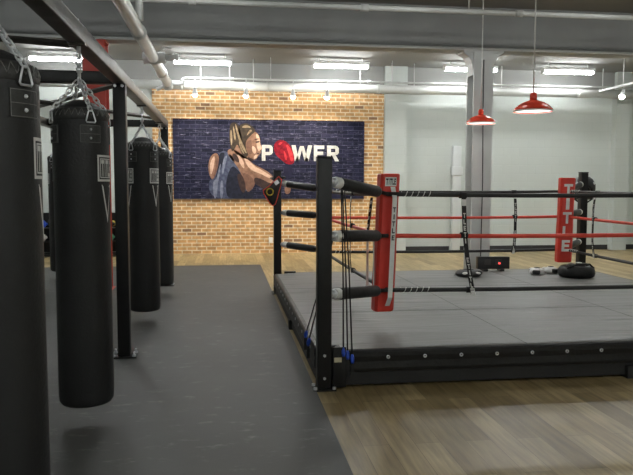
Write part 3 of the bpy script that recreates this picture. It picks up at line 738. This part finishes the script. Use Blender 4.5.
corner_pad('far right', 'red corner pad with large white letters at the far right ring corner', (c[0]-.06, c[1]-.085, .47), R(-6), 'big', lean=(.02, 0), H=1.15, W=.20)
c = CN['far left']
corner_pad('far left', 'red corner pad at the far left ring corner, hidden behind the nearest post', (c[0]+.02, c[1]-.05, .47), R(45), 'plain', H=1.12, W=.10)

# ------------------------------------------------------------------ rope spacers
def spacer(a, z0, z1, label, side, bow=(0, 0), letters=True, tail=.0):
    """webbing strap looped over the three ropes of one side"""
    t = thing('rope_spacer', label, 'strap', (a[0], a[1], z0), 0, 'rope spacer straps of the ring')
    dx = Vector((1, 0, 0)) if side == 'x' else Vector((0, 1, 0)); nrm = Vector((0, -1, 0)) if side == 'x' else Vector((-1, 0, 0))
    H = z0-z1; K = 16; w = .019
    pts = []
    for k in range(K+1):
        u = k/K; off = dx*(bow[0]*math.sin(u*math.pi)+bow[1]*u*u)+nrm*(.026-.004*math.cos(u*math.pi*4))
        pts.append(off+Vector((0, 0, .02-u*(H+.05+tail))))
    b = MB()
    for k in range(K):
        for sgn in (1,):
            p, q = pts[k], pts[k+1]
            b.add([p-dx*w, p+dx*w, q+dx*w, q-dx*w, p-dx*w-nrm*.004, p+dx*w-nrm*.004, q+dx*w-nrm*.004, q-dx*w-nrm*.004], [(0, 1, 2, 3), (7, 6, 5, 4), (0, 3, 7, 4), (1, 5, 6, 2), (0, 4, 5, 1), (3, 2, 6, 7)])
    bd = b.build('webbing', 'webbing', t)
    for zz in (0, ZR[1]-z0, z1-z0):
        u = min(1, max(0, -zz/(H+.001))); k = int(u*K*(H)/(H+.05+tail)); o = pts[k]-nrm*.026
        c = Vector((o.x, o.y, zz)); 
        MB().tube([tuple(c-dx*.03), tuple(c+dx*.03)], .026, 12).build('loop', 'webbing', t)
    # woven white marks and a buckle tag
    b = MB(); i = 0
    for k in range(1, K-1):
        p, q = pts[k], pts[k+1]
        ch = 'TITLE'[i % 5]; i += 1
        if k in (1, 2, 8, 9): continue
        b = MB()
        for poly in letter(ch):
            b.quad(*[p.lerp(q, 1-(.12+.76*v))+dx*((u-.5)*.022)+nrm*.0015 for u, v in poly])
        b.build('woven_letter', 'white', bd)
    p, q = pts[1], pts[2]
    MB().add([p-dx*w+nrm*.002, p+dx*w+nrm*.002, q+dx*w+nrm*.002, q-dx*w+nrm*.002], [(0, 1, 2, 3)]).build('tag', 'whitevinyl', bd)
    p, q = pts[-2], pts[-1]
    MB().add([p-dx*w+nrm*.002, p+dx*w+nrm*.002, q+dx*w+nrm*.002, q-dx*w+nrm*.002], [(0, 1, 2, 3)]).build('tag', 'whitevinyl', bd)
    return t
spacer((1.975, CN['near left'][1]), ZR[0]-.01, ZR[2]-.01, 'black lettered rope spacer strap on the near side ropes', 'x', bow=(.0, .10), tail=.01)
spacer((3.885, CN['far left'][1]), ZR[0]-.01, ZR[2]-.01, 'black lettered rope spacer strap on the far side ropes', 'x', bow=(.02, 0), tail=.01)
spacer(((CN['near left'][0]+CN['far left'][0])/2, 6.9), ZR[0]-.01, ZR[2]-.01, 'black rope spacer strap on the left side ropes', 'y', bow=(.05, 0))
spacer((CN['far right'][0], 8.0), ZR[0]-.01, ZR[2]-.01, 'black rope spacer strap on the right side ropes', 'y', bow=(.05, 0))
t = thing('tie_strap', 'black and white tie strap hanging left of the near red corner pad', 'strap', (CN['near left'][0]-.04, 5.95, 1.40))
a = MB(); a.add([(-.012, 0, 0), (.012, 0, 0), (-.022, 0, -.30), (-.046, 0, -.30), (-.012, .004, 0), (.012, .004, 0), (-.022, .004, -.30), (-.046, .004, -.30)], [(0, 1, 2, 3), (4, 7, 6, 5), (0, 3, 7, 4), (1, 5, 6, 2), (0, 4, 5, 1), (2, 6, 7, 3)]); a.build('black_webbing', 'webbing', t)
for k in range(4):
    x = -.006-.0095*k; b = MB()
    b.quad((x-.006, -.001, -.03-.07*k), (x+.006, -.001, -.03-.07*k), (x+.0, -.001, -.06-.07*k), (x-.012, -.001, -.06-.07*k))
    b.build('woven_mark', 'white', t)
MB().box((-.045, -.002, -.86), (-.025, .004, -.30)).build('white_tail', 'whitevinyl', t)

# ------------------------------------------------------------------ bungee cords at the near corner
def cord(a, b, label, mid=None):
    t = thing('bungee_cord', label, 'cord', b, 0, 'bungee cords tied at the near ring corner')
    A = Vector(a)-Vector(b)
    MB().tube([tuple(A), tuple(A*.5+Vector((.006, 0, 0))), tuple(A.normalized()*.03)], .0055, 6).build('cord', 'webbing', t)
    MB().tube([tuple(A.normalized()*.045), tuple(A.normalized()*.02), (0, 0, 0), (0, -.004, -.022)], [.008, .016, .015, .010], 8).build('blue_hook', 'blue', t)
    MB().box((-.012, -.004, -.12), (.012, .004, -.018)).build('anchor_strap', 'webbing', t)
tx = .862
cord((tx, 5.04, 1.47), (.848, DY0-.024, .275), 'bungee cord with blue hook at the near corner, first right of the post')
cord((tx+.012, 5.05, 1.46), (.880, DY0-.024, .25), 'bungee cord with blue hook at the near corner, second right of the post')
cord((tx+.03, 5.06, 1.46), (.915, DY0-.024, .22), 'bungee cord with blue hook at the near corner, third right of the post')
cord((.79, 5.02, 1.09), (DX0-.024, 5.36, .30), 'bungee cord with blue hook left of the near post, upper hook')
cord((.795, 5.03, 1.09), (DX0-.024, 5.18, .275), 'bungee cord with blue hook left of the near post, lower hook')

# ------------------------------------------------------------------ gear hung on the posts
t = thing('training_pad', 'black training pad with red piping and yellow emblem hung on far left post', 'training pad', (X0-.08, Y1-.19, 1.42))
prof = [(.085, .215), (.025, .15), (-.06, .07), (-.13, .02), (-.125, -.02), (-.085, -.085), (-.04, -.16), (.0, -.195), (.035, -.17), (.06, -.10), (.085, 0), (.115, .10), (.125, .17)]
def padv(y, sc): return [(p[0]*sc, y, p[1]*sc) for p in prof]
n = len(prof); rows = [padv(.055, .8), padv(.04, .97), padv(0, 1.0), padv(-.04, .97), padv(-.06, .8)]
MB().add([v for r_ in rows for v in r_], [(i*n+k, i*n+(k+1) % n, (i+1)*n+(k+1) % n, (i+1)*n+k) for i in range(4) for k in range(n)]+[tuple(range(n))[::-1], tuple(4*n+k for k in range(n))], True).build('cushion', 'pad', t)
MB().tube(padv(-.042, .965), .0075, 6, closed=True).build('piping', 'redrope', t)
MB().tube([(-.04+.045*math.sin(x), -.066, .0+.045*math.cos(x)) for x in [2*math.pi*i/16 for i in range(16)]], .009, 6, closed=True).build('emblem', 'yellow', t)
MB().tube([(.10, -.02, .19), (.17, .04, .20), (.17, .27, .18), (.06, .29, .19), (-.01, .2, .19), (.03, -.01, .15)], .011, 6).build('hanging_strap', 'webbing', t)
MB().box((.02, -.072, .10), (.08, -.058, .155), Matrix.Rotation(R(-35), 3, 'Y')).build('buckle', 'chrome', t)

def headguard(loc, rz, label):
    t = thing('headguard', label, 'headguard', loc, rz)
    # open-faced shell: band round the brow, cheek flaps and chin strap
    sh = MB(); n = 22; rows = []; Q = 1.28
    for (z, r, o) in ((-.13, .105, 62), (-.06, .125, 50), (.0, .132, 40), (.05, .13, 12), (.11, .10, 5), (.14, .06, 3)):
        r *= Q; z *= Q; rows.append([(r*math.sin(R(o)+(2*math.pi-2*R(o))*k/n), -r*1.12*math.cos(R(o)+(2*math.pi-2*R(o))*k/n), z) for k in range(n+1)])
    m = n+1
    def thick(rw, s): return [(p[0]*s, p[1]*s, p[2]) for p in rw]
    out = [v for r_ in rows for v in r_]; inn = [v for r_ in rows for v in thick(r_, .78)]
    fs = [(i*m+k, i*m+k+1, (i+1)*m+k+1, (i+1)*m+k) for i in range(5) for k in range(n)]; N_ = len(out)
    fs += [tuple(N_+i for i in f_)[::-1] for f_ in fs]
    fs += [(k, k+1, N_+k+1, N_+k) for k in range(n)]+[(5*m+k, 5*m+k+1, N_+5*m+k+1, N_+5*m+k) for k in range(n)]
    fs += [(i*m, (i+1)*m, N_+(i+1)*m, N_+i*m) for i in range(5)]+[(i*m+n, (i+1)*m+n, N_+(i+1)*m+n, N_+i*m+n) for i in range(5)]
    sh.add(out+inn, fs, True); sh.build('shell', 'pad', t)
    MB().lathe([(0, 0), (.02, 0), (.02, .004), (0, .004)], (.14, -.09, .075), 12, Matrix.Rotation(R(90), 3, 'X')).build('badge', 'white', t)
    MB().tube([(-.12, -.07, -.16), (-.05, -.1, -.21), (.05, -.1, -.21), (.12, -.07, -.16)], .012, 6).build('chin_strap', 'webbing', t)
    return t
headguard((X1+.14, Y1+.235, 1.47), R(-30), 'black headguard hung high on the far right ring post')

# ------------------------------------------------------------------ gear lying on the canvas
def focus_mitt(name, loc, rz, m, m2, label, group, r=.10):
    t = thing(name, label, 'mitt', loc, rz, group)
    MB().lathe([(0, 0), (r*.8, .0), (r, .02), (r*1.02, .045), (r*.85, .075), (r*.4, .092), (0, .095)], n=24).build('pad', m, t)
    MB().lathe([(r*.42, .09), (r*.40, .097), (0, .102)], n=18).build('target_patch', m2, t)
    MB().ball((r*.7, -r*.55, .055), .035, 12, (1.3, .9, .9)).build('thumb_pocket', m, t)
    MB().box((-.05, r*.7, .015), (.05, r*1.35, .07), bev=.015).build('cuff', m2, t)
    return t
focus_mitt('focus_mitt', (4.25, 8.80, DZ), 2.6, 'mittwhite', 'pad', 'white focus mitt with black patch on the canvas, left of the pair', 'white mitts on the canvas', r=.10)
focus_mitt('focus_mitt', (4.51, 8.92, DZ), 3.4, 'mittwhite', 'pad', 'white focus mitt with black patch on the canvas, right one by the gear bag', 'white mitts on the canvas', r=.095)
t = focus_mitt('punch_shield', (3.24, 8.74, DZ), 0, 'pad', 'leatherlip', 'round black strike pad lying on the canvas under the near spacer strap', None, r=.17)
t['category'] = 'strike pad'
for sx in (-.09, .08): MB().ball((sx, -.135, .055), .035, 10, (1.3, .6, .5)).build('white_patch', 'whitevinyl', t)
# black gear bag
t = thing('gear_bag', 'low black gear bag lying on the canvas before the far right corner', 'bag', (4.66, 8.50, DZ), R(4))
MB().lathe([(0, 0), (.19, 0), (.225, .02), (.24, .06), (.232, .11), (.20, .15), (.15, .158), (.12, .14), (0, .135)], n=28).build('body', 'blackvinyl', t)
for k in range(3):
    a = R(200+70*k); MB().ball((.10*math.cos(a), .10*math.sin(a), .155), .06, 10, (1.2, 1, .65)).build('stuffed_mitt', 'pad', t)
MB().tube([(-.2, -.1, .13), (-.1, -.17, .19), (.08, -.18, .19), (.18, -.12, .13)], .012, 6).build('handle', 'webbing', t)
MB().box((-.02, -.05, .19), (.05, .0, .2)).build('tag', 'whitevinyl', t)
# timer box
t = thing('interval_timer', 'black interval timer box with red light at the far edge of the canvas', 'timer', (3.80, 9.27, DZ), R(-2))
MB().box((-.235, -.045, .03), (.235, .045, .205), bev=.008).build('case', 'rubberpad', t)
for x in (-.09, .07): MB().box((x-.045, -.05, .09), (x+.045, -.044, .17)).build('display', 'panel', t)
MB().box((.068, -.053, .102), (.092, -.049, .124)).build('red_light', 'ledred', t)
for x in (-.12, .12): MB().box((x-.03, -.07, 0), (x+.03, .07, .03)).build('foot', 'rubberpad', t)

# ------------------------------------------------------------------ world and view
w = bpy.data.worlds.new('world'); SC.world = w; w.use_nodes = True
w.node_tree.nodes['Background'].inputs[0].default_value = (.5, .5, .5, 1); w.node_tree.nodes['Background'].inputs[1].default_value = .02
vs = SC.view_settings; vs.view_transform = 'Standard'; vs.look = 'None'; vs.exposure = .8; vs.gamma = 1; vs.use_curve_mapping = False
SC.cycles.use_denoising = True
SC.cycles.max_bounces = 8
